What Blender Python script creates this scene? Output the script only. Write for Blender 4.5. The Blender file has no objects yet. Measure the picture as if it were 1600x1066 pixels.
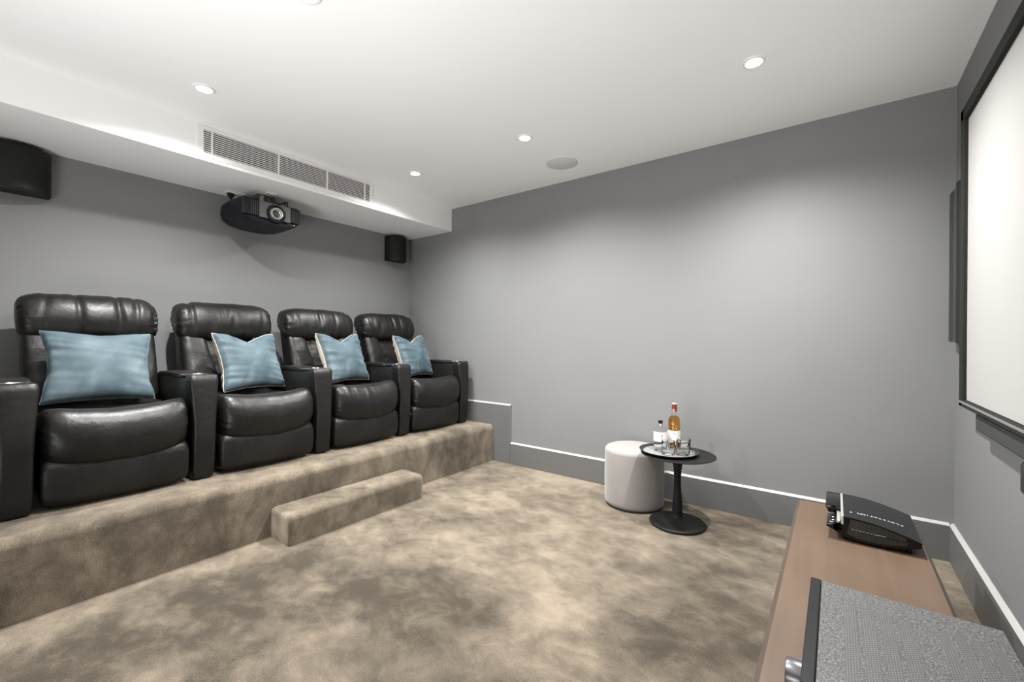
import bpy, bmesh, math, random
from mathutils import Vector, Matrix, noise
C = bpy.context.scene.collection
PI = math.pi
random.seed(4)

# ---------------------------------------------------------------- camera, light, exposure
# x: seat wall (-3.85) .. screen wall (0.498); y: depth towards the far wall (3.203); z up
XL, XR, YF, YN, HC = -3.849, 0.498, 3.203, -2.3, 2.492
BX, BZ = -3.192, 2.261          # bulkhead face and underside
PX, PZ = -2.60, 0.34            # carpeted platform front and top
cam_d = bpy.data.cameras.new('camera')
cam = bpy.data.objects.new('camera', cam_d); C.objects.link(cam)
F, YAW, ROLL, CY = 675.947, .6433, .0075, 531.34
f = Vector((-math.sin(YAW), math.cos(YAW), 0)); r = Vector((math.cos(YAW), math.sin(YAW), 0)); u = Vector((0, 0, 1))
c_, s_ = math.cos(ROLL), math.sin(ROLL)
rr = c_*r + s_*u; uu = -s_*r + c_*u
cam.matrix_world = Matrix(((rr.x, uu.x, -f.x, 0), (rr.y, uu.y, -f.y, 0), (rr.z, uu.z, -f.z, 1.144), (0, 0, 0, 1)))
cam_d.sensor_width = 36; cam_d.lens = F*36/1600
cam_d.shift_y = (CY-533)/1600
cam_d.clip_start = .02
bpy.context.scene.camera = cam

w = bpy.data.worlds.new('world'); bpy.context.scene.world = w; w.use_nodes = True
w.node_tree.nodes['Background'].inputs[0].default_value = (.8, .82, .85, 1)
w.node_tree.nodes['Background'].inputs[1].default_value = .0
vs = bpy.context.scene.view_settings
vs.view_transform = 'Standard'; vs.look = 'None'; vs.gamma = 1; vs.use_curve_mapping = False
vs.exposure = 0.0
LIGHT_POS = [(-2.745, .868), (-2.745, 2.335), (-1.668, .868), (-1.668, 2.35), (-.326, 2.36)]
SPOT_W = 240
for (x, y), k_ in zip(LIGHT_POS, (1, .72, 1, .84, 1.05)):
    ld = bpy.data.lights.new('downlight_beam', 'SPOT'); ld.energy = SPOT_W*k_
    ld.color = (1, .985, .965); ld.spot_size = math.radians(150); ld.spot_blend = 1.0; ld.shadow_soft_size = .022
    lo = bpy.data.objects.new('downlight_beam', ld); C.objects.link(lo); lo.location = (x, y, HC-.012)
# added unseen fill light behind the camera, aimed up to brighten the ceiling
ld = bpy.data.lights.new('ceiling_fill', 'AREA'); ld.shape = 'DISK'; ld.size = 1.6; ld.energy = 62; ld.color = (1, 1, 1); ld.spread = math.radians(120)
lo = bpy.data.objects.new('ceiling_fill', ld); C.objects.link(lo); lo.location = (-1.2, -1.25, .45)
lo.rotation_euler = Vector((.0, -.85, -1)).to_track_quat('Z', 'Y').to_euler()

# ---------------------------------------------------------------- materials
def new_mat(name):
    m = bpy.data.materials.new(name); m.use_nodes = True
    nt = m.node_tree; b = nt.nodes['Principled BSDF']
    return m, nt, b
def N(nt, t, **kw):
    n = nt.nodes.new(t)
    for k, v in kw.items():
        if k in n.inputs: n.inputs[k].default_value = v
        else: setattr(n, k, v)
    return n
def ramp(nt, fac, stops):
    r_ = nt.nodes.new('ShaderNodeValToRGB'); e = r_.color_ramp.elements
    while len(e) < len(stops): e.new(.5)
    for i, (p, c) in enumerate(stops):
        e[i].position = p; e[i].color = (*c, 1) if len(c) == 3 else c
    nt.links.new(fac, r_.inputs[0]); return r_.outputs[0]
def plain(name, col, rough=.5, metal=0, var=.06, vscale=6, bump=0, bscale=200, spec=.5, coat=0, **kw):
    m, nt, b = new_mat(name)
    tc = N(nt, 'ShaderNodeTexCoord')
    n = N(nt, 'ShaderNodeTexNoise', Scale=vscale, Detail=4.0); nt.links.new(tc.outputs['Object'], n.inputs['Vector'])
    a = tuple(max(0, c*(1-var)) for c in col); d = tuple(min(1, c*(1+var)) for c in col)
    nt.links.new(ramp(nt, n.outputs['Fac'], [(.3, a), (.7, d)]), b.inputs['Base Color'])
    b.inputs['Roughness'].default_value = rough; b.inputs['Metallic'].default_value = metal
    b.inputs['Specular IOR Level'].default_value = spec; b.inputs['Coat Weight'].default_value = coat
    if bump:
        n2 = N(nt, 'ShaderNodeTexNoise', Scale=bscale, Detail=3.0); nt.links.new(tc.outputs['Object'], n2.inputs['Vector'])
        bp = N(nt, 'ShaderNodeBump', Strength=bump, Distance=.002); nt.links.new(n2.outputs['Fac'], bp.inputs['Height'])
        nt.links.new(bp.outputs[0], b.inputs['Normal'])
    for k, v in kw.items(): b.inputs[k.replace('_', ' ')].default_value = v
    return m
M = {}
M['wall'] = plain('grey_wall_paint', (.218, .220, .222), .6, var=.03, vscale=1.5, bump=.05, bscale=300, spec=.35)
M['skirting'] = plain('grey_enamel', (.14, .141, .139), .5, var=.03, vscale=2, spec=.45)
M['skirting_lit_edge'] = plain('lit_enamel_edge', (.45, .445, .43), .45, var=.02)  # same grey enamel, with the downlight on the top edge painted in
M['ceiling'] = plain('white_ceiling_paint', (.88, .878, .872), .8, var=.012, vscale=1.2, spec=.2)
M['white'] = plain('white_metal_paint', (.82, .81, .79), .45, var=.01)
M['cream_plastic'] = plain('cream_plastic', (.72, .66, .6), .5, var=.04)
M['speaker_grille_white'] = plain('pale_grey_grille', (.64, .65, .625), .75, var=.03, vscale=30, bump=.3, bscale=900)
M['dark'] = plain('dark_void', (.02, .019, .018), .9)
M['leather'] = None
def leather():
    m, nt, b = new_mat('black_leather')
    tc = N(nt, 'ShaderNodeTexCoord')
    n = N(nt, 'ShaderNodeTexNoise', Scale=5.0, Detail=5.0); nt.links.new(tc.outputs['Object'], n.inputs['Vector'])
    nt.links.new(ramp(nt, n.outputs['Fac'], [(.3, (.006, .0058, .0056)), (.7, (.011, .0105, .010))]), b.inputs['Base Color'])
    nt.links.new(ramp(nt, n.outputs['Fac'], [(.3, (.36,)*3), (.7, (.46,)*3)]), b.inputs['Roughness'])
    b.inputs['Specular IOR Level'].default_value = .42
    v = N(nt, 'ShaderNodeTexVoronoi', Scale=420.0); nt.links.new(tc.outputs['Object'], v.inputs['Vector'])
    n2 = N(nt, 'ShaderNodeTexNoise', Scale=22.0, Detail=4.0, Distortion=.6); nt.links.new(tc.outputs['Object'], n2.inputs['Vector'])
    b1 = N(nt, 'ShaderNodeBump', Strength=.10, Distance=.001); nt.links.new(v.outputs['Distance'], b1.inputs['Height'])
    b2 = N(nt, 'ShaderNodeBump', Strength=.22, Distance=.012); nt.links.new(n2.outputs['Fac'], b2.inputs['Height'])
    nt.links.new(b1.outputs[0], b2.inputs['Normal']); nt.links.new(b2.outputs[0], b.inputs['Normal'])
    return m
M['leather'] = leather()
def carpet(name, light, dark, mid):
    m, nt, b = new_mat(name)
    tc = N(nt, 'ShaderNodeTexCoord'); mp = N(nt, 'ShaderNodeMapping'); nt.links.new(tc.outputs['Object'], mp.inputs[0])
    mp.inputs['Rotation'].default_value = (0, 0, .5); mp.inputs['Scale'].default_value = (1, 1.25, 1)
    n1 = N(nt, 'ShaderNodeTexNoise', Scale=1.3, Detail=7.0, Roughness=.6, Distortion=.25)
    n2 = N(nt, 'ShaderNodeTexNoise', Scale=6.5, Detail=7.0, Roughness=.66, Distortion=.35)
    n3 = N(nt, 'ShaderNodeTexNoise', Scale=260.0, Detail=3.0, Roughness=.7)
    for n in (n1, n2): nt.links.new(mp.outputs[0], n.inputs['Vector'])
    nt.links.new(tc.outputs['Object'], n3.inputs['Vector'])
    def mth(op, a, b_): 
        k = N(nt, 'ShaderNodeMath'); k.operation = op
        for i, v in enumerate((a, b_)):
            if isinstance(v, (int, float)): k.inputs[i].default_value = v
            else: nt.links.new(v, k.inputs[i])
        return k.outputs[0]
    s = mth('ADD', mth('MULTIPLY', n1.outputs['Fac'], .58), mth('MULTIPLY', n2.outputs['Fac'], .42))
    s = mth('ADD', s, mth('MULTIPLY', mth('SUBTRACT', n3.outputs['Fac'], .5), .38))
    # broad soft-edged patches that darken or lighten the pile colour
    for (px_, py_, rad, amt) in ((-1.55, .95, 1.15, -.105), (-2.0, .2, .9, -.05), (-.35, 1.85, .75, -.085), (-1.35, 2.05, .85, .045), (-.95, 1.35, .45, .03), (-.5, 3.0, .5, -.04)):
        d = N(nt, 'ShaderNodeVectorMath'); d.operation = 'DISTANCE'; nt.links.new(tc.outputs['Object'], d.inputs[0]); d.inputs[1].default_value = (px_, py_, 0)
        dd = mth('ADD', d.outputs['Value'], mth('MULTIPLY', mth('SUBTRACT', n1.outputs['Fac'], .5), 2.2))
        mr = N(nt, 'ShaderNodeMapRange'); mr.interpolation_type = 'SMOOTHSTEP'; nt.links.new(dd, mr.inputs[0])
        mr.inputs[1].default_value = -rad*.1; mr.inputs[2].default_value = rad*1.25; mr.inputs[3].default_value = amt; mr.inputs[4].default_value = 0
        s = mth('ADD', s, mr.outputs[0])
    nt.links.new(ramp(nt, s, [(.34, dark), (.50, mid), (.65, light)]), b.inputs['Base Color'])
    b.inputs['Roughness'].default_value = .95; b.inputs['Specular IOR Level'].default_value = .1
    b.inputs['Sheen Roughness'].default_value = .45; b.inputs['Sheen Tint'].default_value = (1, .87, .70, 1); nt.links.new(ramp(nt, s, [(.36, (.28,)*3), (.60, (1,)*3)]), b.inputs['Sheen Weight'])
    bp = N(nt, 'ShaderNodeBump', Strength=.7, Distance=.006); nt.links.new(n3.outputs['Fac'], bp.inputs['Height'])
    bp2 = N(nt, 'ShaderNodeBump', Strength=.22, Distance=.02); nt.links.new(n2.outputs['Fac'], bp2.inputs['Height'])
    nt.links.new(bp.outputs[0], bp2.inputs['Normal']); nt.links.new(bp2.outputs[0], b.inputs['Normal'])
    return m
M['carpet'] = carpet('taupe_carpet', (.285, .233, .175), (.046, .039, .030), (.125, .103, .078))
def velvet():
    m, nt, b = new_mat('blue_velvet')
    tc = N(nt, 'ShaderNodeTexCoord')
    n = N(nt, 'ShaderNodeTexNoise', Scale=7.0, Detail=5.0, Distortion=.4); nt.links.new(tc.outputs['Object'], n.inputs['Vector'])
    nt.links.new(ramp(nt, n.outputs['Fac'], [(.3, (.034, .062, .078)), (.52, (.066, .104, .125)), (.72, (.125, .172, .19))]), b.inputs['Base Color'])
    b.inputs['Roughness'].default_value = .7; b.inputs['Sheen Weight'].default_value = .3; b.inputs['Sheen Roughness'].default_value = .35
    b.inputs['Sheen Tint'].default_value = (.7, .87, .95, 1)
    n2 = N(nt, 'ShaderNodeTexNoise', Scale=500.0); nt.links.new(tc.outputs['Object'], n2.inputs['Vector'])
    bp = N(nt, 'ShaderNodeBump', Strength=.2, Distance=.001); nt.links.new(n2.outputs['Fac'], bp.inputs['Height']); nt.links.new(bp.outputs[0], b.inputs['Normal'])
    return m
M['velvet'] = velvet()
M['linen'] = plain('cream_linen', (.78, .68, .58), .85, var=.06, vscale=60, bump=.3, bscale=700)
M['ottoman'] = plain('pale_blush_velvet', (.30, .28, .268), .8, var=.05, vscale=5, bump=.15, bscale=500, Sheen_Weight=.4)
M['ottoman_base'] = plain('ottoman_base_black', (.03, .03, .03), .6)
M['black_wood'] = plain('black_stained_wood', (.010, .010, .010), .5, var=.3, vscale=25, bump=.15, bscale=60, spec=.22)
M['tray_rim'] = plain('black_tray_metal', (.02, .02, .021), .4, spec=.3)
M['tray_mirror'] = plain('mirror_tray', (.70, .71, .71), .2, metal=.7, var=.02)
M['black_plastic'] = plain('black_plastic', (.010, .010, .011), .42, var=.15, spec=.25)
M['navy_plastic'] = plain('blue_black_plastic', (.009, .009, .013), .45, var=.1, spec=.2)
M['gloss_black'] = plain('gloss_black', (.007, .007, .008), .14, var=.1, spec=.3)
M['grey_gunmetal'] = plain('gunmetal', (.16, .16, .165), .3, metal=.7, var=.05)
M['chrome'] = plain('chrome', (.75, .74, .72), .16, metal=1, var=.01)
M['satin_silver'] = plain('satin_silver', (.68, .66, .62), .34, metal=.6, var=.02)
M['speaker_black'] = plain('speaker_cloth_black', (.012, .012, .0115), .5, spec=.25, var=.1, vscale=40, bump=.12, bscale=900)
M['frame'] = plain('screen_frame_velvet', (.028, .029, .026), .85, spec=.08, var=.08)
M['frame_lit'] = plain('screen_frame_lit', (.22, .22, .215), .4, var=.04)
M['screen'] = plain('projection_screen', (.43, .425, .415), .85, var=.006, spec=.1)
M['grille_grey'] = plain('speaker_grille_grey', (.05, .049, .046), .8, spec=.1, var=.15, vscale=30, bump=.2, bscale=700)
M['panel_grey'] = plain('plate_grey', (.06, .062, .058), .8, spec=.12, var=.03)
M['thread'] = plain('brown_thread', (.02, .012, .010), .8)
M['text_grey'] = plain('print_grey', (.30, .31, .36), .5)
M['text_white'] = plain('print_silver', (.80, .80, .80), .4)
M['gold'] = plain('gold_print', (.85, .52, .14), .35, metal=.4)
M['green'] = plain('label_green', (.12, .22, .06), .7)
M['ink'] = plain('label_ink', (.03, .03, .035), .7)
M['orange'] = plain('label_orange', (.75, .25, .05), .6)
M['label'] = plain('paper_label', (.86, .84, .80), .6, var=.02)
M['cap_red'] = plain('maroon_capsule', (.13, .03, .03), .35, var=.2, vscale=50)
M['copper'] = plain('copper_foil', (.80, .27, .15), .35, metal=.4)
M['cork'] = plain('cork_disc', (.75, .62, .45), .7)
def glass(name, col, rough=0.0):
    m, nt, b = new_mat(name)
    tc = N(nt, 'ShaderNodeTexCoord'); n = N(nt, 'ShaderNodeTexNoise', Scale=40.0); nt.links.new(tc.outputs['Object'], n.inputs['Vector'])
    nt.links.new(ramp(nt, n.outputs['Fac'], [(.3, tuple(c*.985 for c in col)), (.7, col)]), b.inputs['Base Color'])
    b.inputs['Transmission Weight'].default_value = 1; b.inputs['Roughness'].default_value = rough; b.inputs['IOR'].default_value = 1.25
    return m
M['glass'] = glass('clear_glass', (.97, .98, .97))
M['amber'] = glass('amber_spirit', (.88, .42, .07))
M['lens_glass'] = plain('lens_glass', (.02, .06, .05), .04, coat=1, var=.3, vscale=60)
def emit(name, col, s):
    m, nt, b = new_mat(name); b.inputs['Base Color'].default_value = (1, 1, 1, 1)
    b.inputs['Emission Color'].default_value = (*col, 1); b.inputs['Emission Strength'].default_value = s; return m
M['lamp'] = emit('lamp_glow', (1, .97, .93), 25)
M['led_red'] = emit('led_red', (1, .1, .05), 2.5)
def wood():
    m, nt, b = new_mat('brown_timber')
    tc = N(nt, 'ShaderNodeTexCoord'); mp = N(nt, 'ShaderNodeMapping'); nt.links.new(tc.outputs['Object'], mp.inputs[0])
    mp.inputs['Scale'].default_value = (14, .9, 9)
    n = N(nt, 'ShaderNodeTexNoise', Scale=2.2, Detail=7.0, Roughness=.62, Distortion=.6); nt.links.new(mp.outputs[0], n.inputs['Vector'])
    n2 = N(nt, 'ShaderNodeTexNoise', Scale=2.3, Detail=3.0); nt.links.new(tc.outputs['Object'], n2.inputs['Vector'])
    mx = N(nt, 'ShaderNodeMix', data_type='RGBA'); mx.inputs[0].default_value = .45
    nt.links.new(ramp(nt, n.outputs['Fac'], [(.3, (.105, .068, .044)), (.7, (.15, .10, .069))]), mx.inputs[6])
    nt.links.new(ramp(nt, n2.outputs['Fac'], [(.35, (.105, .068, .044)), (.65, (.152, .103, .071))]), mx.inputs[7])
    nt.links.new(mx.outputs[2], b.inputs['Base Color']); b.inputs['Roughness'].default_value = .42
    bp = N(nt, 'ShaderNodeBump', Strength=.08, Distance=.003); nt.links.new(n.outputs['Fac'], bp.inputs['Height']); nt.links.new(bp.outputs[0], b.inputs['Normal'])
    return m
M['wood'] = wood()
M['wood_shaded'] = plain('brown_timber_shaded', (.085, .060, .047), .45, var=.12, vscale=12)  # same timber, shade on the edge faces put into the colour
def dusty():
    m, nt, b = new_mat('speckled_grey_metal')
    tc = N(nt, 'ShaderNodeTexCoord'); n = N(nt, 'ShaderNodeTexNoise', Scale=230.0, Detail=3.0, Roughness=.7); nt.links.new(tc.outputs['Object'], n.inputs['Vector'])
    nt.links.new(ramp(nt, n.outputs['Fac'], [(.36, (.028, .028, .029)), (.5, (.088, .088, .086)), (.66, (.22, .215, .21))]), b.inputs['Base Color'])
    b.inputs['Roughness'].default_value = .5
    bp = N(nt, 'ShaderNodeBump', Strength=.2, Distance=.001); nt.links.new(n.outputs['Fac'], bp.inputs['Height']); nt.links.new(bp.outputs[0], b.inputs['Normal'])
    return m
M['dusty'] = dusty()
def perforated(name, scale, dark, lite, w_=.5, h_=.3):
    m, nt, b = new_mat(name)
    tc = N(nt, 'ShaderNodeTexCoord')
    br = N(nt, 'ShaderNodeTexBrick', Scale=scale); nt.links.new(tc.outputs['Object'], br.inputs['Vector'])
    br.inputs['Color1'].default_value = (*dark, 1); br.inputs['Color2'].default_value = (*dark, 1); br.inputs['Mortar'].default_value = (*lite, 1)
    br.inputs['Mortar Size'].default_value = .055; br.inputs['Brick Width'].default_value = w_; br.inputs['Row Height'].default_value = h_
    n = N(nt, 'ShaderNodeTexNoise', Scale=200.0); nt.links.new(tc.outputs['Object'], n.inputs['Vector'])
    mx = N(nt, 'ShaderNodeMix', data_type='RGBA'); mx.inputs[0].default_value = .5; mx.blend_type = 'MULTIPLY'
    nt.links.new(br.outputs['Color'], mx.inputs[6]); nt.links.new(ramp(nt, n.outputs['Fac'], [(.3, (.5, .5, .5)), (.7, (1, 1, 1))]), mx.inputs[7])
    nt.links.new(mx.outputs[2], b.inputs['Base Color']); b.inputs['Roughness'].default_value = .5
    return m
M['perf'] = perforated('perforated_vent', 85, (.004, .004, .004), (.25, .245, .235), .75, .3)
M['vent_mesh'] = perforated('side_vent_mesh', 130, (.012, .012, .012), (.10, .095, .06))

# ---------------------------------------------------------------- mesh helpers
def obj(name, bm, mat, parent=None, smooth=False, auto=None):
    bmesh.ops.recalc_face_normals(bm, faces=bm.faces[:])
    me = bpy.data.meshes.new(name); bm.to_mesh(me); bm.free()
    me.materials.append(M[mat] if isinstance(mat, str) else mat)
    if smooth:
        for p in me.polygons: p.use_smooth = True
        if auto: me.set_sharp_from_angle(angle=math.radians(auto))
    o = bpy.data.objects.new(name, me); C.objects.link(o)
    if parent: o.parent = parent
    return o
def thing(name, label, cat, loc=(0, 0, 0), rz=0, group=None):
    o = bpy.data.objects.new(name, None); C.objects.link(o); o.empty_display_size = .1
    o.location = loc; o.rotation_euler = (0, 0, rz); o['label'] = label; o['category'] = cat
    if group: o['group'] = group
    return o
def struct(name, bm, mat, parent=None, **kw):
    o = obj(name, bm, mat, parent, **kw)
    if parent is None: o['kind'] = 'structure'
    return o
def box(x0, y0, z0, x1, y1, z1, bev=0, seg=2, bm=None):
    b = bmesh.new()
    bmesh.ops.create_cube(b, size=1)
    bmesh.ops.scale(b, vec=(abs(x1-x0), abs(y1-y0), abs(z1-z0)), verts=b.verts[:])
    bmesh.ops.translate(b, vec=((x0+x1)/2, (y0+y1)/2, (z0+z1)/2), verts=b.verts[:])
    if bev: bmesh.ops.bevel(b, geom=b.edges[:], offset=bev, segments=seg, profile=.5, affect='EDGES')
    if bm is None: return b
    join(bm, b); return bm
def join(bm, b):
    me = bpy.data.meshes.new('temp'); b.to_mesh(me); b.free(); bm.from_mesh(me); bpy.data.meshes.remove(me)
def xform(bm, mat):
    bmesh.ops.transform(bm, matrix=mat, verts=bm.verts[:]); return bm
def loft(rings, cap=True, closed=True, wrap=False):
    bm = bmesh.new(); V = [[bm.verts.new(p) for p in rg] for rg in rings]
    n = len(rings[0])
    for i in range(len(V)-(0 if wrap else 1)):
        a, b = V[i], V[(i+1) % len(V)]
        for j in range(n if closed else n-1):
            k = (j+1) % n; bm.faces.new((a[j], a[k], b[k], b[j]))
    if cap and not wrap:
        for rg in (V[0], V[-1]):
            c = Vector((0, 0, 0))
            for v in rg: c += v.co
            cv = bm.verts.new(c/len(rg))
            for j in range(n): bm.faces.new((rg[j], rg[(j+1) % n], cv))
    return bm
def lathe(prof, seg=40, cx=0, cy=0):
    """prof: (radius, z) list, open; ends at radius 0 are closed."""
    bm = bmesh.new(); V = []
    for rad, z in prof:
        if rad < 1e-5: V.append([bm.verts.new((cx, cy, z))])
        else: V.append([bm.verts.new((cx+rad*math.cos(2*PI*i/seg), cy+rad*math.sin(2*PI*i/seg), z)) for i in range(seg)])
    for a, b in zip(V, V[1:]):
        for j in range(seg):
            k = (j+1) % seg
            q = [a[j % len(a)], a[k % len(a)], b[k % len(b)], b[j % len(b)]]
            qq = []
            for v in q:
                if v not in qq: qq.append(v)
            if len(qq) > 2: bm.faces.new(qq)
    return bm
def tube(pts, rad, seg=6, closed=False):
    rings = []; P = [Vector(p) for p in pts]; n = len(P)
    up = Vector((.13, .21, .97)).normalized()
    for i in range(n):
        t = (P[(i+1) % n]-P[i-1]) if closed else (P[min(i+1, n-1)]-P[max(i-1, 0)])
        t.normalize(); a = t.cross(up)
        if a.length < .05: a = t.cross(Vector((1, 0, 0)))
        a.normalize(); b = t.cross(a)
        rings.append([P[i]+rad*(math.cos(2*PI*k/seg)*a+math.sin(2*PI*k/seg)*b) for k in range(seg)])
    return loft(rings, wrap=closed)
def catmull(pts, n, closed=True):
    out = []; m = len(pts); segs = m if closed else m-1
    for i in range(segs):
        p = [Vector(pts[(i+k-1) % m]) if closed else Vector(pts[min(max(i+k-1, 0), m-1)]) for k in range(4)]
        for j in range(n):
            t = j/n
            out.append(.5*((2*p[1])+(p[2]-p[0])*t+(2*p[0]-5*p[1]+4*p[2]-p[3])*t*t+(3*p[1]-p[0]-3*p[2]+p[3])*t**3))
    if not closed: out.append(Vector(pts[-1]))
    return out
def end_stations(n_exp, mid=26, ends=12):
    s = set(round(-.92+1.84*i/mid, 5) for i in range(mid+1))
    for i in range(1, ends+1):
        t = PI/2*i/ends
        sv = round(min(1, math.sin(t)**(2/n_exp)), 5)
        if sv > .9: s.add(sv); s.add(-sv)
    return sorted(s)
def pad(prof, y0, y1, n_exp=7, shape=None, wr=None, per=6, mid=26, mins=.0, line=None):
    """leather pad: closed (x,z) profile swept along y with rounded puffed ends."""
    P = catmull([(a, b, 0) for a, b in prof], per); c = Vector((0, 0, 0))
    for p in P: c += p
    c /= len(P); rings = []; yc, h = (y0+y1)/2, (y1-y0)/2
    npt = len(P)
    nor = []
    for i in range(npt):
        t = (P[(i+1) % npt]-P[i-1]); nor.append(Vector((t.y, -t.x, 0)).normalized())
    for s in end_stations(n_exp, mid):
        e = max(0.04, (1-abs(s)**n_exp))**(1/n_exp) if abs(s) < 1 else .04
        e = mins+(1-mins)*e
        rg = []
        for i, p in enumerate(P):
            q = c+(p-c)*e
            d = wr(s, i/npt, q) if wr else 0
            q = q+nor[i]*d
            v = Vector((q.x, yc+h*s, q.y))
            if shape: v = shape(v, s)
            rg.append(v)
        rings.append(rg)
    if line:     # points of a seam that runs along the pad at the profile point nearest to `line`
        j = min(range(npt), key=lambda i: (P[i].x-line[0])**2+(P[i].y-line[1])**2)
        pad.seam = [rg[j]+Vector((nor[j].x, 0, nor[j].y))*.0006 for rg in rings[3:-3]]
    return loft(rings)
def sup(t, e):
    c, s = math.cos(t), math.sin(t)
    return (math.copysign(abs(c)**(2/e), c), math.copysign(abs(s)**(2/e), s))
def column(secs, n=40, e=5, bulge=None):
    """secs: (z, xc, yc, hx, hy); superellipse sections."""
    rings = []
    for z, xc, yc, hx, hy in secs:
        rings.append([Vector((xc+hx*sup(2*PI*k/n, e)[0], yc+hy*sup(2*PI*k/n, e)[1], z)) for k in range(n)])
    return loft(rings)
def extrude_y(prof, y0, y1, bev=0):
    bm = bmesh.new()
    a = [bm.verts.new((x, y0, z)) for x, z in prof]; b = [bm.verts.new((x, y1, z)) for x, z in prof]
    n = len(prof)
    for i in range(n): bm.faces.new((a[i], a[(i+1) % n], b[(i+1) % n], b[i]))
    bm.faces.new(a); bm.faces.new(b[::-1])
    if bev: bmesh.ops.bevel(bm, geom=bm.edges[:], offset=bev, segments=2, profile=.5, affect='EDGES')
    return bm
def extrude_x(prof, x0, x1):
    bm = extrude_y(prof, x0, x1); return xform(bm, Matrix(((0, 1, 0, 0), (1, 0, 0, 0), (0, 0, 1, 0), (0, 0, 0, 1))))
def text_bm(body, size, mat, ext=.0002):
    cu = bpy.data.curves.new('lettering', 'FONT'); cu.body = body; cu.size = size; cu.extrude = ext; cu.align_x = 'CENTER'; cu.align_y = 'CENTER'; cu.resolution_u = 3
    o = bpy.data.objects.new('lettering_temp', cu); C.objects.link(o)
    dg = bpy.context.evaluated_depsgraph_get(); me = bpy.data.meshes.new_from_object(o.evaluated_get(dg))
    bm = bmesh.new(); bm.from_mesh(me); bpy.data.objects.remove(o); bpy.data.curves.remove(cu); bpy.data.meshes.remove(me)
    return xform(bm, mat)

# ---------------------------------------------------------------- room shell
struct('floor', box(XL-.12, YN-.12, -.12, XR+.12, YF+.12, 0), 'carpet')
struct('ceiling', box(XL-.12, YN-.12, HC, XR+.12, YF+.12, HC+.12), 'ceiling')
struct('wall_left', box(XL-.12, YN-.12, 0, XL, YF+.12, HC), 'wall')
struct('wall_right', box(XR, YN-.12, 0, XR+.12, YF+.12, HC), 'wall')
struct('wall_far', box(XL, YF, 0, XR, YF+.12, HC), 'wall')
struct('wall_near', box(XL, YN-.12, 0, XR, YN, HC), 'wall')
struct('bulkhead', box(XL, YN, BZ, BX, YF, HC, 0), 'ceiling')
def rounded_block(x0, x1, y0, y1, z1, rad, ends=False):
    # carpet wrapped block: front (x1) top edge rounded, a little uneven
    arc = [(x1, 0), (x1, z1*.5)]+[(x1-rad+rad*math.cos(a), z1-rad+rad*math.sin(a)) for a in [PI/2*i/7 for i in range(8)]]
    arc += [(x0, z1), (x0, 0)]
    return arc
def carpet_block(name, x0, x1, y0, y1, z1, rad, end_r):
    n = max(20, int((y1-y0)/.03)); rings = []
    ys = [y0+(y1-y0)*i/n for i in range(n+1)]
    if end_r:
        ys = sorted(set([y0+end_r*(1-math.cos(PI/2*i/6)) for i in range(7)]+[y1-end_r*(1-math.cos(PI/2*i/6)) for i in range(7)]+[y for y in ys if y0+end_r < y < y1-end_r]))
    for y in ys:
        d = 0
        if end_r:
            k = min(y-y0, y1-y)
            if k < end_r: d = end_r-math.sqrt(max(0, end_r**2-(end_r-k)**2))
        rg = []
        for x, z in rounded_block(x0, x1, y0, y1, z1, rad):
            wob = .0035*noise.noise(Vector((x*6, y*5, z*9)))
            xx = x-(d*.8 if x > x0+.01 else 0) + (wob if 0.02 < z and x > x0+.01 else 0)
            zz = z-(d if z > z1*.6 else 0) + (wob if z > .05 and x > x0+.01 else 0)
            rg.append((xx, y, zz))
        rings.append(rg)
    o = struct(name, loft(rings), 'carpet', smooth=True, auto=50)
    return o
carpet_block('platform', XL, PX, YN, YF-.001, PZ, .045, 0)
carpet_block('step', PX-.01, -2.385, 1.165, 2.128, .168, .032, .025)
# skirting: face boards with a bevelled, sloping top edge
SK = .2; ST = .018
def skirting(name, prof_axis, a0, a1, zb, zt, wall, sgn):
    """prof_axis 'x': board runs along x on wall y=wall; 'y': runs along y on wall x=wall."""
    pr = [(0, zb), (ST, zb), (ST, zt-.012), (.004, zt), (0, zt)]
    bm = bmesh.new(); ends = []
    for a in (a0, a1):
        ends.append([bm.verts.new((a, wall+sgn*d, z) if prof_axis == 'x' else (wall+sgn*d, a, z)) for d, z in pr])
    n = len(pr)
    for i in range(n):
        fc = bm.faces.new((ends[0][i], ends[0][(i+1) % n], ends[1][(i+1) % n], ends[1][i]))
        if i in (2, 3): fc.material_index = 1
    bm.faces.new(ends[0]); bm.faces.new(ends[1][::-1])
    o = struct(name, bm, 'skirting'); o.data.materials.append(M['skirting_lit_edge']); return o
SX = -2.398
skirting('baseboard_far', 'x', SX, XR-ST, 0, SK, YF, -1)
# stepped piece beside the platform, with the bevel turning down its end
bm = bmesh.new()
T2 = PZ+SK+.008
outl = [(XL, 0), (SX, 0), (SX, T2-.0), (XL, T2)]
bv = .012
fr = [(XL, 0), (SX, 0), (SX-bv, T2-bv), (XL, T2-bv)]
vb = [bm.verts.new((x, YF, z)) for x, z in outl]
vm = [bm.verts.new((x, YF-.004, z)) for x, z in outl]
vf = [bm.verts.new((x, YF-ST, z)) for x, z in [(XL, 0), (SX-bv, 0), (SX-bv, T2-bv), (XL, T2-bv)]]
bm.faces.new(vf)
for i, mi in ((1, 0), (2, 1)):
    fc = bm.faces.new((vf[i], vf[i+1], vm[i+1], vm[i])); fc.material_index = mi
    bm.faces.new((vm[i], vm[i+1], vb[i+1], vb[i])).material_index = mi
o = struct('baseboard_far_step', bm, 'skirting'); o.data.materials.append(M['skirting_lit_edge'])
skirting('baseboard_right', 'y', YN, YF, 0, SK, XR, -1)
skirting('baseboard_left', 'y', YN, YF-ST, PZ, PZ+SK, XL, 1)
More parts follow.
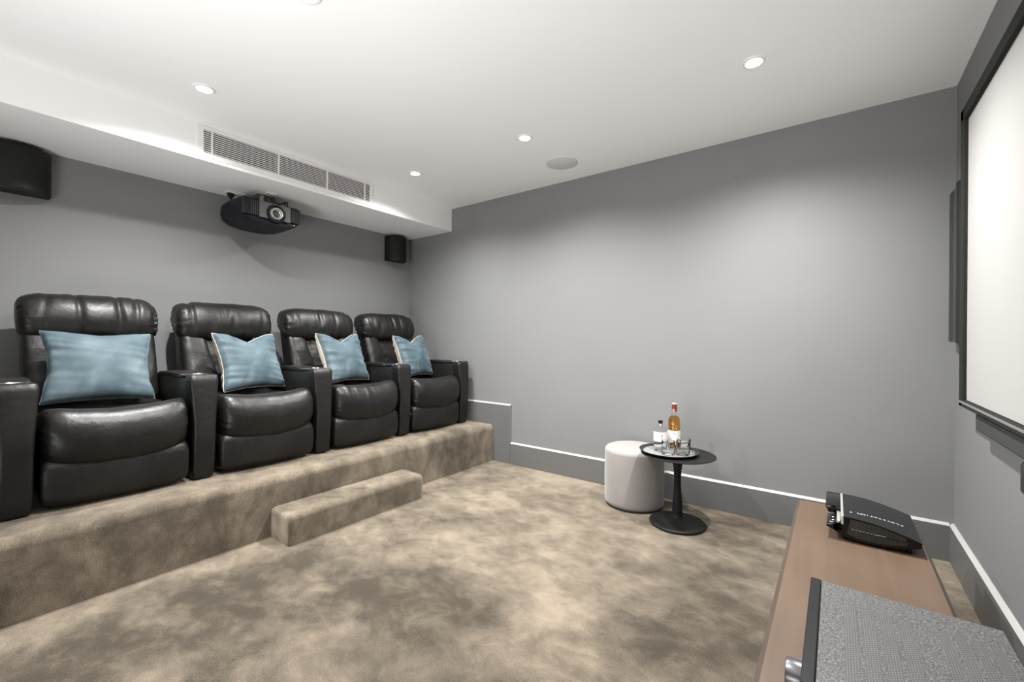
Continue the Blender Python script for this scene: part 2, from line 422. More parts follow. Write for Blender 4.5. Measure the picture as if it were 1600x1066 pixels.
skirting('baseboard_near', 'x', PX+.02, XR-ST, 0, SK, YN, 1)

# ---------------------------------------------------------------- recliners
def wrinkle(seed, end_amp=.006, end_freq=9, gen=.002, fold=0, fold_freq=7, end_w=.10):
    def fn(s, t, q):
        a = 1-abs(s)
        d = gen*noise.noise(Vector((s*3+seed, q.x*6, q.y*6)))
        g = math.exp(-a/end_w)
        d += end_amp*g*(noise.noise(Vector((t*end_freq*6+seed, s*.8, seed)))*1.1)
        if fold: d -= fold*max(0, noise.noise(Vector((s*fold_freq+seed*3, q.y*5, seed))))**1.5*3
        return d
    return fn
def make_recliner(i, y0, label, left_arm):
    W = .556; seed = i*3.7
    t = thing('recliner', label, 'armchair', (-2.84, y0, PZ), 0, 'row of four leather recliners')
    # footrest panel
    foot = [(-.015, .03), (.0, .09), (.0, .17), (-.012, .222), (-.05, .25), (-.12, .25), (-.12, .03), (-.06, .018)]
    def bow(v, s):
        v.x += .018*(1-s*s)*(1 if v.x > -.09 else 0); return v
    obj('footrest', pad(foot, .0, W, 9, bow, wrinkle(seed, .005, 8, .0015)), 'leather', t, True)
    # seat cushion: big front roll, seam sagging in the middle
    seat = [(-.60, .42), (-.40, .425), (-.22, .450), (-.10, .476), (-.035, .474), (.012, .430), (.030, .36), (.022, .285), (-.010, .232), (-.06, .214), (-.14, .225), (-.40, .24), (-.60, .26)]
    def sag(v, s):
        k = min(1, max(0, (v.x+.5)/.45)); v.z -= .034*(1-s*s)*k; v.x += .022*(1-s*s)*k; return v
    st_ = obj('seat', pad(seat, .002, W-.002, 8, sag, wrinkle(seed+1, .013, 7, .003, fold=(.0030 if i == 2 else .0012), fold_freq=(9 if i == 2 else 4), end_w=.06), per=7, mid=44, line=(-.075, .477)), 'leather', t, True)
    obj('seam', tube(pad.seam, .0030, 5), 'thread', st_, True)
    # base
    obj('base', box(-.66, .02, .012, -.13, W-.02, .24, .01), 'black_plastic', t)
    for k, (bx_, by_) in enumerate(((-.16, .09), (-.16, W-.09), (-.60, .09), (-.60, W-.09))):
        obj('foot', lathe([(0, 0), (.022, 0), (.022, .02), (0, .02)], 16, bx_, by_), 'black_plastic', t, True, 40)
    # arms
    def arm(a0):
        yc = a0+.073
        secs = []
        for k in range(21):
            q = k/20; z = .012+.575*q
            hw = .055+.0185*(max(0, q-.42)/.58)**1.4 if q > .42 else .055
            if q < .1: hw -= .003*(1-q/.1)
            xf = -.028+.020*math.sin(PI*q)+.006
            hx = (xf+.115)/2
            e = 1
            if k in (0, 20): e = .93
            secs.append((z, xf-hx, yc-.001, hx*e, hw*e))
        secs = [(secs[0][0]-.004, *secs[0][1:3], secs[0][3]*.7, secs[0][4]*.7)]+secs+[(secs[-1][0]+.006, *secs[-1][1:3], secs[-1][3]*.8, secs[-1][4]*.85)]
        a = obj('arm', column(secs, 44, 6), 'leather', t, True, 60)
        body = box(-.70, yc-.062, .012, -.100, yc+.060, .575, .018, 3)
        obj('side_panel', body, 'leather', a, True, 50)
        # diagonal seam on the inner side
        obj('seam', tube([(-.16, yc-.0625, .47), (-.115, yc-.0625, .54), (-.11, yc-.0625, .572)], .0016, 5), 'thread', a)
        obj('armrest_lid', pad([(-.62, .571), (-.60, .590), (-.45, .597), (-.30, .597), (-.232, .590), (-.225, .578), (-.24, .571)], yc-.066, yc+.064, 12, mid=10), 'leather', a, True, 60)
        obj('lid_latch', box(-.236, yc-.064, .572, -.205, yc-.035, .580, .003), 'black_plastic', a)
        obj('cup_surround', box(-.215, yc-.058, .574, -.045, yc+.056, .586, .004), 'gloss_black', a)
        cup = lathe([(.035, .578), (.036, .5895), (.041, .594), (.046, .592), (.048, .584)], 36, -.125, yc)
        obj('cup_ring', cup, 'chrome', a, True, 50)
        obj('cup_well', lathe([(0, .5868), (.0355, .5868)], 30, -.125, yc), 'dark', a)
        return a
    arm(W+.002)
    if left_arm: arm(-.148)
    # backrest: shell, two bolsters, centre panel, headrest pillow
    sh = []
    for q, x, z in ((0, -.66, .03), (.3, -.68, .35), (.6, -.755, .70), (1, -.835, 1.0)):
        sh.append((z, x, W/2, .045, W/2+.008))
    sh = [(sh[0][0]-.01, sh[0][1], W/2, .03, W/2-.03)]+sh+[(1.015, -.838, W/2, .03, W/2-.03)]
    br = obj('backrest', column(sh, 48, 7), 'leather', t, True, 60)
    for sd in (-1, 1):
        secs = []
        for k in range(17):
            q = k/16; z = .40+.47*q
            x = -.615-.145*q
            hw = .118-.050*q; oe = W/2+.012
            yc = W/2+sd*(oe-hw)
            e = (1-abs(2*q-1)**6)**(1/6) if 0 < k < 16 else .35
            hx = .072*(.6+.4*e)
            secs.append((z, x+.006*math.sin(q*PI), yc, hx*e, hw*(.45+.55*e)))
        b_ = column(secs, 44, 3.2)
        for v in b_.verts:
            k = noise.noise(Vector((v.co.y*9+seed, v.co.z*42+v.co.y*30*sd, v.co.x*4)))
            v.co.x += .007*k
        obj('bolster', b_, 'leather', br, True)
    secs = []
    for k in range(33):
        q = k/32; z = .40+.47*q; e = (1-abs(2*q-1)**6)**(1/6) if 0 < k < 32 else .3
        secs.append((z, -.635-.145*q, W/2, .055*e, .10+.10*q))
    b_ = column(secs, 56, 3)
    for v in b_.verts: v.co.x += .006*noise.noise(Vector((v.co.y*26+seed, v.co.z*30, 2)))
    obj('centre_panel', b_, 'leather', br, True)
    hd = [(-.650, .835), (-.638, .91), (-.662, .985), (-.715, 1.040), (-.79, 1.055), (-.860, 1.025), (-.876, .955), (-.845, .90), (-.80, .85), (-.735, .800), (-.680, .795)]
    def hs(v, s):
        v.z -= .012*abs(s)**4; v.x -= .012*s*s; return v
    obj('headrest', pad(hd, -.026, W+.026, 6.5, hs, wrinkle(seed+2, .016, 6, .005, fold=.010, fold_freq=7, end_w=.08), per=7, mid=52), 'leather', t, True)
    return t
Y0 = [.289, 1.000, 1.711, 2.422]
RL = ['black leather recliner at near left end of the row, largest in view, with two arms',
      'second black leather recliner from the left, between the widest one and the third',
      'third black leather recliner from the left, with creased seat front',
      'black leather recliner at the far right end of the row, next to the grey wall']
for i in range(4): make_recliner(i, Y0[i], RL[i], i == 0)

# ---------------------------------------------------------------- scatter cushions
def make_cushion(i, loc, rz, lean, roll, w_, h_, dent, label):
    t = thing('cushion', label, 'cushion', loc, 0, 'blue velvet cushions on the recliners')
    t.rotation_euler = (0, 0, rz)
    n = 40; seed = i*5.1+1
    def surf(u_, v_, sd):
        # outline with pulled-out corners
        px = w_/2*u_*(1-.12*(1-v_*v_)**1.3+.018*noise.noise(Vector((v_*4, seed, u_*.5))))
        pz = h_/2*v_*(1-.085*(1-u_*u_)**1.3)
        if v_ > 0: pz -= dent*max(0, 1-abs(u_)/.75)**1.3*v_**2
        k = max(0, (1-u_*u_)*(1-v_*v_))
        th = (.082 if sd > 0 else .098)*k**.32
        th *= (1-.35*max(0, 1-abs(u_)/.6)*max(0, v_)*(dent > .02))
        # gathers radiating from the sides
        ed = max(abs(u_), abs(v_)); gw = math.exp(-(1-ed)/.16)
        g = noise.noise(Vector((v_*7+u_*1.2+seed, seed, sd)))*math.exp(-(1-abs(u_))/.28)+.6*noise.noise(Vector((u_*6+seed, sd, seed)))*math.exp(-(1-abs(v_))/.2)
        th += .034*g*k**.32
        th += .006*noise.noise(Vector((u_*2.2+seed, v_*2.2, 3)))*k**.5
        return Vector((sd*max(0.0, th)+.0, px, pz))
    g = [-1+2*k/n for k in range(n+1)]; g = [math.copysign(abs(x)**.8, x) for x in g]
    rot = Matrix.Translation((0, 0, h_/2)) @ Matrix.Rotation(-lean, 4, 'Y') @ Matrix.Rotation(roll, 4, 'X')
    def side(sd):
        bm = bmesh.new(); V = [[bm.verts.new(rot @ surf(a, b, sd)) for a in g] for b in g]
        for j in range(n):
            for k in range(n): bm.faces.new((V[j][k], V[j][k+1], V[j+1][k+1], V[j+1][k]))
        return bm
    obj('front_cover', side(1), 'velvet', t, True)
    obj('back_cover', side(-1), 'linen', t, True)
    loop = [(a, -1) for a in g[:-1]]+[(1, b) for b in g[:-1]]+[(a, 1) for a in g[:0:-1]]+[(-1, b) for b in g[:0:-1]]
    obj('piping', tube([rot @ surf(a, b, -1) for a, b in loop], .0018, 6, True), 'velvet' if i == 0 else 'linen', t, True)
    return t
SZ = PZ+.425
make_cushion(0, (-3.285, .555, SZ+.010), .0, .40, -.03, .462, .41, .012, 'blue velvet cushion on the recliner at the near left end')
make_cushion(1, (-3.285, 1.325, SZ+.012), .18, .36, .0, .43, .41, .055, 'blue velvet cushion with cream back on the second recliner from left')
make_cushion(2, (-3.275, 2.035, SZ+.012), .22, .36, .0, .44, .42, .07, 'blue velvet cushion with dented top edge on the third recliner from left')
make_cushion(3, (-3.262, 2.765, SZ+.014), .17, .34, .02, .415, .41, .07, 'blue velvet cushion on the far right recliner, smallest in view')

# ---------------------------------------------------------------- projector
t = thing('projector', 'black projector hanging under the white bulkhead above the recliners', 'projector', (-3.60, 1.527, BZ))
def prow(x):   # half width along the depth
    q = (x+.22)/.44
    return .218+.022*math.sin(PI*min(1, max(0, q)))
rings = []
secs = [(-.222, .90, .0), (-.215, .96, .0), (-.15, 1, .0), (.0, 1, 0), (.12, 1, 0), (.185, .99, .0), (.20, .96, .0)]
for x, k, o_ in secs:
    hw = prow(x)*k; zt, zb = -.092, -.272
    rg = []
    bl = .055 if x > -.1 else .05
    for (yy, zz) in ((-1, -.45), (-.97, -.10), (-.9, 0), (.9, 0), (.97, -.10), (1, -.45), (.93, -.72), (.70, -.90), (.35, -.985), (0, -1), (-.35, -.985), (-.70, -.90), (-.93, -.72)):
        kk = 1 if x < .1 else 1-.06*((x-.1)/.1)**2
        rg.append((x-(.035*yy*yy if x > .1 else 0), hw*yy, zt+(zb-zt)*(-zz)*(1 if x > -.2 else .9)*kk))
    rings.append(rg)
ob = obj('housing', loft(rings), 'navy_plastic', t, True, 35)
# front face panel with vents and lens
fx = .192
obj('front_panel', extrude_y([(0, 0), (.012, 0), (.012, .118), (0, .118)], -.10, .125), 'grey_gunmetal', t)
C.objects[-1].location = (fx-.003, .0, -.222)
for sd, a0, n_ in ((-1, -.208, 8), (1, .128, 6)):
    vf = obj('side_vent', box(fx-.03, a0, -.215, fx-.004, a0+n_*.0135, -.102, .003), 'black_plastic', t)
    for k in range(n_):
        obj('vent_fin', box(fx-.012, a0+.003+k*.0135, -.212, fx+.006-abs(a0+k*.0135)*.06, a0+.0052+k*.0135, -.106, .0008, 1), 'grey_gunmetal', vf)
lz, ly = -.178, .018
RX = Matrix.Translation((0, ly, lz)) @ Matrix.Rotation(PI/2, 4, 'Y')
bz = obj('lens_barrel', xform(lathe([(.070, fx-.01), (.070, fx+.010), (.064, fx+.020), (.052, fx+.020), (.044, fx-.002), (.042, fx-.01)], 48), RX), 'black_plastic', t, True, 40)
obj('lens_ring', xform(lathe([(.043, fx), (.043, fx+.030), (.040, fx+.034), (.035, fx+.031), (.033, fx+.012), (.028, fx+.008), (.027, fx+.004)], 48), RX), 'satin_silver', bz, True, 40)
obj('lens_glass', xform(lathe([(.029, fx+.004), (.024, fx+.012), (.013, fx+.017), (0, fx+.019)], 40), RX), 'lens_glass', bz, True)
obj('status_light', box(fx+.002, .155, -.237, fx+.006, .160, -.233, .001), 'led_red', t)
M4 = Matrix(((0, 0, 1, 0), (1, 0, 0, 0), (0, 1, 0, 0), (0, 0, 0, 1)))
# ceiling mount, cables
mt = obj('ceiling_plate', box(-.05, -.055, -.008, .06, .055, -.0005, .002), 'cream_plastic', t)
obj('mount_pole', lathe([(0, -.10), (.017, -.10), (.017, -.008), (0, -.008)], 20), 'satin_silver', t, True, 40)
obj('mount_bracket', box(-.12, -.13, -.104, .10, .12, -.092, .003), 'satin_silver', t)
for sx in (-1, 1):
    obj('mount_arm', tube([(0, 0, -.07), (sx*.06-.02, -.08, -.088), (sx*.10-.02, -.15, -.097)], .006, 8), 'satin_silver', t, True)
for k, (p0, p1) in enumerate((((.05, .06, -.01), (.14, .15, -.092)), ((.03, .05, -.01), (.06, .17, -.092)))):
    pts = catmull([p0, (p0[0]+.02, p0[1]+.03, -.06), ((p0[0]+p1[0])/2+.03, (p0[1]+p1[1])/2+.03, -.045), (p1[0], p1[1]-.02, -.075), p1], 6, False)
    obj('cable', tube(pts, .0045, 6), 'black_plastic', t, True)
def outlet(loc, sx, sy, label, plug):
    q = thing('power_outlet', label, 'socket', loc, 0)
    obj('face_plate', box(-sx/2, -sy/2, -.010, sx/2, sy/2, 0, .002), 'cream_plastic', q)
    obj('socket_inset', box(-sx/2+.012, -sy/2+.02, -.0125, sx/2-.012, sy/2-.02, -.009, .001), 'cream_plastic', q)
    if plug:
        obj('plug', lathe([(0, -.058), (.006, -.058), (.012, -.040), (.024, -.030), (.024, -.012), (0, -.012)], 20, 0, -.03), 'black_plastic', q, True, 40)
    return q
outlet((-3.72, 1.385, BZ), .075, .12, 'white power outlet with black plug on the bulkhead beside the projector', True)
outlet((-3.50, 1.55, BZ), .055, .07, 'small white socket plate on the bulkhead above the projector lens', False)

# ---------------------------------------------------------------- air vent in the bulkhead
t = thing('air_vent', 'long white slatted air vent set in the bulkhead face', 'vent', (BX, 0, 0))
ya, yb, za, zb = 1.007, 2.215, 2.312, 2.455
bm = bmesh.new()
for (a, b, c, d) in ((ya-.035, yb+.035, za-.030, za), (ya-.035, yb+.035, zb, zb+.022), (ya-.035, ya, za, zb), (yb, yb+.035, za, zb)):
    box(0, a, c, .006, b, d, .0008, 1, bm)
obj('frame', bm, 'white', t)
obj('back_plate', box(.0003, ya, za, .001, yb, zb), 'dark', t)
sl = None
for k in range(11):
    z = za+(zb-za)*(k+.5)/11
    if sl is None:
        b_ = box(.0012, ya, -.0022, .0085, yb, .0022)
        for v in b_.verts:
            if v.co.x > .005: v.co.z -= .0008
        sl = obj('slat', b_, 'white', t); sl.location.z = z
    else:
        s2 = sl.copy(); C.objects.link(s2); s2.parent = t; s2.location.z = z
for yy in (1.052, 1.463, 1.83, 2.165):
    obj('divider', box(.001, yy-.004, za, .0125, yy+.004, zb), 'white', t)

# ---------------------------------------------------------------- downlights, in-ceiling speaker
dl = None
LBL = {0: 'recessed downlight nearest the left bulkhead face, left of the air vent', 1: 'recessed downlight close to the bulkhead near its far right end',
       2: 'recessed downlight cut by the top edge of the picture', 3: 'recessed downlight left of the round ceiling speaker',
       4: 'recessed downlight at upper right, nearest the screen wall'}
for k, (x, y) in enumerate(LIGHT_POS):
    lab = LBL.get(k, 'recessed white downlight in the ceiling outside the picture')
    q = thing('downlight', lab, 'downlight', (x, y, HC), 0, 'recessed ceiling downlights')
    if dl is None:
        a = obj('trim_ring', lathe([(.034, -.002), (.038, -.006), (.050, -.005), (.052, 0)], 40), 'white', q, True, 40)
        b = obj('lamp_lens', lathe([(0, -.003), (.034, -.003)], 40), 'lamp', q)
        dl = (a, b)
    else:
        for p_ in dl: c = p_.copy(); C.objects.link(c); c.parent = q
t = thing('ceiling_speaker', 'flush round grey speaker grille in the ceiling near the far wall', 'speaker', (-1.676, 2.853, HC))
obj('grille', lathe([(0, -.0055), (.112, -.0055), (.115, -.004)], 56), 'speaker_grille_white', t, True, 40)
obj('rim', lathe([(.115, -.0045), (.116, -.0065), (.119, -.0055), (.120, 0)], 56), 'speaker_grille_white', t, True, 40)

# ---------------------------------------------------------------- wall speakers (surround)
def surround(y0, y1, z0, z1, label):
    yc = (y0+y1)/2; h = (y1-y0)/2
    t = thing('wall_speaker', label, 'speaker', (XL, yc, z0), 0, 'surround speakers high on the seat wall')
    H = z1-z0
    rings = []
    for z, k in ((0, .97), (.008, 1), (H*.5, 1), (H-.008, 1), (H, .97)):
        rings.append([(0, -h*k, z)]+[(.045+.10*(1-(-1+2*i/24)**2)**.6*k, h*k*(-1+2*i/24), z) for i in range(25)]+[(0, h*k, z)])
    obj('cabinet', loft(rings), 'speaker_black', t, True, 40)
    rings = []
    for z in (.012, H-.012):
        aa = [-.96+1.92*i/24 for i in range(25)]
        rings.append([(.0475+.10*(1-a*a)**.6, h*a, z) for a in aa]+[(.03+.10*(1-a*a)**.6, h*a, z) for a in aa[::-1]])
    obj('grille', loft(rings), 'speaker_black', t, True, 40)
    return t
surround(2.862, 3.095, 1.978, 2.238, 'black curved wall speaker in the corner beside the far wall')
surround(.115, .418, 1.975, 2.235, 'black curved wall speaker cut by the left edge of the picture')

# ---------------------------------------------------------------- projection screen, front speakers
SXP = .452
t = thing('projection_screen', 'large white projection screen with dark frame on the right wall', 'screen', (XR, 0, 0))
sy0, sy1, sz0, sz1, fw = .25, 2.752, .866, 2.178, .052
obj('screen_surface', box(SXP+.004-XR, sy0+fw*.6, sz0+fw*.6, SXP+.010-XR, sy1-fw*.6, sz1-fw*.6), 'screen', t)
def fr_bar(y0, y1, z0, z1, name='frame_bar'):
    return obj(name, box(SXP-XR-.012, y0, z0, -.004, y1, z1, .004), 'frame', t)
fr_bar(sy0, sy1, sz1-fw, sz1); fr_bar(sy1-fw, sy1, sz0, sz1); fr_bar(sy0, sy0+fw, sz0, sz1)
b = fr_bar(sy0, sy1, sz0, sz0+fw*.55, 'bottom_bar')
obj('bottom_lit_line', box(SXP-XR-.0135, sy0, sz0+.016, SXP-XR-.010, sy1-.004, sz0+.025), 'frame_lit', b)  # lighter strip that paints the light caught along the bottom bar
t = thing('soundbar', 'slim grey bar speaker below the projection screen', 'speaker', (XR, 0, 0))
obj('cabinet', box(-.042, .5, .790, -.001, 2.545, .862, .010, 3), 'panel_grey', t, True, 40)
obj('grille', box(-.044, .52, .797, -.040, 2.53, .855, .002), 'panel_grey', t)
t = thing('centre_speaker', 'black speaker on the right wall under the grey bar, cut by the picture edge', 'speaker', (XR, 0, 0))
obj('cabinet', box(-.045, 1.3, .685, -.001, 2.005, .785, .012, 3), 'gloss_black', t, True, 40)
obj('grille', box(-.049, 1.35, .695, -.044, 1.95, .775, .002), 'speaker_black', t)
t = thing('front_speaker', 'tall slim glossy black wall speaker between screen and room corner', 'speaker', (XR, 0, 0))
bx_ = -.040
obj('cabinet', box(-.034, 2.90, 1.150, -.001, 3.150, 1.915, .006, 3), 'gloss_black', t, True, 40)
rings = [[(bx_+.012-.012*math.sin(PI*i/10), 2.905+.10*i/10, z) for i in range(11)]+[(-.030, 3.005, z), (-.030, 2.905, z)] for z in (1.145, 1.92)]
obj('front_rib', loft(rings), 'gloss_black', t, True, 40)
rings = [[(bx_+.012-.010*math.sin(PI*i/10), 3.022+.128*i/10, z) for i in range(11)]+[(-.030, 3.15, z), (-.030, 3.022, z)] for z in (1.152, 1.905)]
obj('grille', loft(rings), 'grille_grey', t, True, 40)

# ---------------------------------------------------------------- ottoman, side table
t = thing('ottoman', 'pale blush velvet drum ottoman beside the black side table', 'ottoman', (-1.135, 2.960, 0))
R_ = .201
pr = [(0, .012), (R_-.012, .012), (R_-.002, .020), (R_, .04)]+[(R_+.002*math.sin(PI*k/12), .04+.30*k/12) for k in range(1, 12)]
pr += [(R_-.030+.030*math.cos(PI/2*k/7), .37+.030*math.sin(PI/2*k/7)) for k in range(8)]+[(R_*.5, .4045), (0, .406)]
obj('upholstery', lathe(pr, 72), 'ottoman', t, True, 60)
obj('base_ring', lathe([(0, 0), (R_-.008, 0), (R_-.006, .014), (0, .014)], 60), 'ottoman_base', t, True, 40)
TX, TY, TZ = -.790, 2.792, .440
t = thing('side_table', 'round black pedestal side table holding the drinks tray', 'table', (TX, TY, 0))
obj('tabletop', lathe([(0, TZ-.022), (.06, TZ-.024), (.17, TZ-.017), (.208, TZ-.009), (.220, TZ-.004), (.2215, TZ-.001), (.219, TZ+.001), (.206, TZ+.0005), (.19, TZ), (0, TZ)], 72), 'black_wood', t, True, 50)
obj('pedestal', lathe([(.040, TZ-.022), (.030, TZ-.05), (.0235, TZ-.10), (.0205, TZ-.15), (.0205, TZ-.20), (.024, TZ-.25), (.029, TZ-.30), (.031, TZ-.34), (.031, TZ-.37), (.036, TZ-.392), (.046, TZ-.40)], 40), 'black_wood', t, True)
obj('base', lathe([(0, 0), (.156, 0), (.167, .006), (.168, .012), (.163, .018), (.14, .020), (.10, .026), (.06, .036), (.040, .048), (0, .050)], 72), 'black_wood', t, True, 50)
t = thing('tray', 'round black-rimmed mirrored tray on the side table', 'tray', (-.842, 2.780, TZ+.0015))
obj('tray_base', lathe([(0, 0), (.150, 0), (.165, .004), (.176, .014), (.178, .018), (.174, .018), (.162, .008), (.150, .0055), (0, .0055)], 64), 'tray_rim', t, True, 50)
obj('mirror_plate', lathe([(0, .0062), (.158, .0062)], 64), 'tray_mirror', t)
ZT = TZ+.0085
def label_band(rad, z0, z1, a0, a1, mat, parent, name='label'):
    rings = [[(rr_*math.cos(a0+(a1-a0)*k/20), rr_*math.sin(a0+(a1-a0)*k/20), z) for z, rr_ in ((z0, rad), (z1, rad), (z1, rad+.0007), (z0, rad+.0007))] for k in range(21)]
    return obj(name, loft(rings), mat, parent, True, 40)
def mark(segs, rad, a0, mat, parent, name, th=.0012):
    """little printed strokes wrapped on a bottle: segs of ((u,z),(u,z)) u along arc in metres"""
    bm = bmesh.new()
    for (p, q) in segs:
        pts = []
        for k in range(5):
            u_ = p[0]+(q[0]-p[0])*k/4; z = p[1]+(q[1]-p[1])*k/4; a = a0-u_/rad
            pts.append((rad*math.cos(a), rad*math.sin(a), z))
        join(bm, tube(pts, th, 4))
    return obj(name, bm, mat, parent)
# face direction towards the camera
def face(x, y): return math.atan2(-y, -x)+.0
# short clear bottle
bx1, by1 = -.893, 2.775; fa = face(bx1, by1)
t = thing('gin_bottle', 'short clear glass bottle with white sprig label and black stopper on the tray', 'bottle', (bx1, by1, ZT), 0, 'bottles on the drinks tray')
obj('glass_body', lathe([(0, .001), (.036, .001), (.041, .006), (.0415, .020), (.0415, .125), (.039, .134), (.024, .148), (.0125, .153), (.0115, .158), (.0115, .170), (.009, .170), (.009, .158), (.010, .154), (.022, .146), (.036, .131), (.0385, .124), (.0385, .020), (.035, .010), (0, .009)], 48), 'glass', t, True, 60)
s_o = obj('stopper', lathe([(0, .168), (.0105, .168), (.0115, .176), (.0145, .178), (.0145, .188), (.012, .190), (0, .190)], 32), 'black_plastic', t, True, 40)
obj('neck_tag', box(-.003, -.006, 0, .003, .006, .012), 'label', s_o); C.objects[-1].location = (.0125*math.cos(fa), .0125*math.sin(fa), .158)
lb = label_band(.0418, .062, .122, fa-1.35, fa+1.35, 'label', t)
mark([((-.012, .108), (-.006, .101)), ((-.014, .104), (-.008, .1)), ((-.004, .096), (-.010, .080))], .0428, fa, 'green', lb, 'sprig', .0014)
mark([((.010, .098), (.013, .090)), ((-.011, .079), (-.008, .084))], .0428, fa, 'ink', lb, 'sprig_stem', .0012)
# tall amber bottle
bx2, by2 = -.830, 2.850; fa = face(bx2, by2)
t = thing('whisky_bottle', 'tall amber spirit bottle with white label and maroon cap on the tray', 'bottle', (bx2, by2, ZT), 0, 'bottles on the drinks tray')
obj('glass_body', lathe([(0, .001), (.030, .001), (.0365, .006), (.037, .015), (.037, .19), (.034, .205), (.024, .218), (.0155, .226), (.0135, .236), (.0135, .262), (.0105, .262), (.0105, .236), (.0125, .226), (.022, .216), (.032, .203), (.0345, .19), (.0345, .015), (.030, .010), (0, .010)], 48), 'glass', t, True, 60)
obj('spirit', lathe([(0, .0115), (.030, .0115), (.0340, .016), (.0340, .19), (.0315, .202), (.022, .2145), (0, .2145)], 48), 'amber', t, True, 60)
cp = obj('cap', lathe([(0, .244), (.0150, .244), (.0158, .248), (.0158, .289), (.0150, .291), (0, .291)], 32), 'cap_red', t, True, 40)
obj('cap_disc', lathe([(0, .2905), (.0148, .2905), (.0148, .2965), (0, .2975)], 32), 'cork', cp, True, 40)
label_band(.0160, .243, .262, fa-.9, fa+.35, 'copper', cp, 'foil_tab')
lb = label_band(.0374, .040, .126, fa-1.5, fa+1.5, 'label', t)
mark([((-.014, .112), (.014, .112)), ((-.010, .108), (.010, .108))], .0383, fa, 'text_grey', lb, 'label_print', .0009)
mark([((-.022+.005*k, .030), (-.022+.005*k, .046)) for k in range(8)]+[((-.022, .048), (.012, .048))], .0386, fa, 'orange', lb, 'label_pattern', .0011)
# stag-like gold emblem above the label
mark([((.004, .150), (.006, .162)), ((.006, .162), (.001, .168)), ((.006, .162), (.012, .168)), ((.001, .168), (.003, .176)), ((.012, .168), (.010, .177)),
      ((.012, .168), (.017, .172)), ((.001, .168), (-.004, .171)), ((.004, .150), (.010, .146)), ((.010, .146), (.012, .138)), ((-.014, .134), (-.008, .150)), ((-.008, .150), (-.012, .160)),
      ((-.014, .134), (-.018, .142)), ((-.004, .138), (.010, .134))], .0375, fa, 'gold', t, 'emblem', .0013)
tg = None
for (x, y, lab) in ((-.822, 2.706, 'cut-glass tumbler at the front of the tray before the amber bottle'), (-.748, 2.752, 'cut-glass tumbler at the right of the tray, in front of another'), (-.762, 2.825, 'cut-glass tumbler behind the right-hand one on the tray')):
    q = thing('tumbler', lab, 'glass', (x, y, ZT), 0, 'tumblers on the drinks tray')
    if tg is None:
        b_ = lathe([(0, 0), (.034, 0), (.0385, .003), (.0395, .012), (.0400, .055), (.0402, .080), (.0390, .0815), (.0378, .080), (.0370, .055), (.0362, .022), (.033, .016), (0, .015)], 48)
        for v in b_.verts:
            rad = math.hypot(v.co.x, v.co.y)
            if rad > .0378 and .003 < v.co.z < .06:
                a = math.atan2(v.co.y, v.co.x); k = 1-.035*(round(a/(2*PI)*48) % 2); v.co.x *= k; v.co.y *= k
        tg = obj('glass_body', b_, 'glass', q, True, 50)
    else: c = tg.copy(); C.objects.link(c); c.parent = q
t = thing('glass_stopper', 'small clear glass stopper lying on the right edge of the tray', 'stopper', (-.705, 2.79, ZT), .6)
b_ = lathe([(0, -.020), (.007, -.020), (.009, -.004), (.013, -.002), (.015, .006), (.013, .014), (.007, .019), (0, .020)], 20)
obj('knob', xform(b_, Matrix.Translation((0, 0, .014)) @ Matrix.Rotation(PI/2, 4, 'X')), 'glass', t, True, 50)

# ---------------------------------------------------------------- low cabinet
CZ = .35
t = thing('media_cabinet', 'low brown timber cabinet along the right wall under the screen', 'cabinet', (0, 0, 0))
bm = bmesh.new()
x0, x1, y0, y1 = -.154, .291, .32, 2.632
def rect(z, d): return [bm.verts.new((x, y, z)) for x, y in ((x0+d, y0+d), (x1-d, y0+d), (x1-d, y1-d), (x0+d, y1-d))]
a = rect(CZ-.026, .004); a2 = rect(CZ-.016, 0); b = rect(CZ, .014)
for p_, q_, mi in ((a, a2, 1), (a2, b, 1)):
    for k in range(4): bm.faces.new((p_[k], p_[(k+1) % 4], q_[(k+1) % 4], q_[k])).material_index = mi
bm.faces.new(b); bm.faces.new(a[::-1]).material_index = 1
o = obj('worktop', bm, 'wood', t); o.data.materials.append(M['wood_shaded'])
obj('carcass', box(x0+.03, y0+.02, .05, x1-.015, y1-.02, CZ-.026), 'wood', t)
obj('plinth', box(x0+.06, y0+.05, 0, x1-.03, y1-.05, .05), 'wood_shaded', t)
dr = None
for k in range(4):
    wd = (y1-y0-.05)/4
    d = obj('drawer', box(x0+.012, y0+.025+wd*k+.003, .06, x0+.030, y0+.025+wd*(k+1)-.003, CZ-.034, .002), 'wood', t)
    obj('handle', box(x0+.000, y0+.025+wd*(k+.5)-.06, .19, x0+.012, y0+.025+wd*(k+.5)+.06, .202, .003), 'black_plastic', d)

# ---------------------------------------------------------------- game console
t = thing('game_console', 'curved glossy black game console on the far end of the timber cabinet', 'console', (0, 0, CZ))
ya, yb = 2.183, 2.508
top = catmull([(.022, .098), (.06, .0975), (.11, .093), (.16, .083), (.21, .070), (.258, .054)], 5, False)
bot = catmull([(.258, .036), (.22, .022), (.16, .012), (.10, .010), (.05, .014), (.012, .026), (-.005, .040)], 5, False)
prof = [(p.x, p.y) for p in top]+[(p.x, p.y) for p in bot]+[(-.004, .060), (.012, .064)]
obj('shell', extrude_y(prof, ya, yb), 'gloss_black', t, True, 30)
# flat lower sled and feet
for sy in (ya+.03, yb-.03):
    for sx in (.03, .225): obj('rubber_foot', lathe([(0, 0), (.010, 0), (.010, .028), (0, .028)], 14, sx, sy), 'black_plastic', t, True, 40)
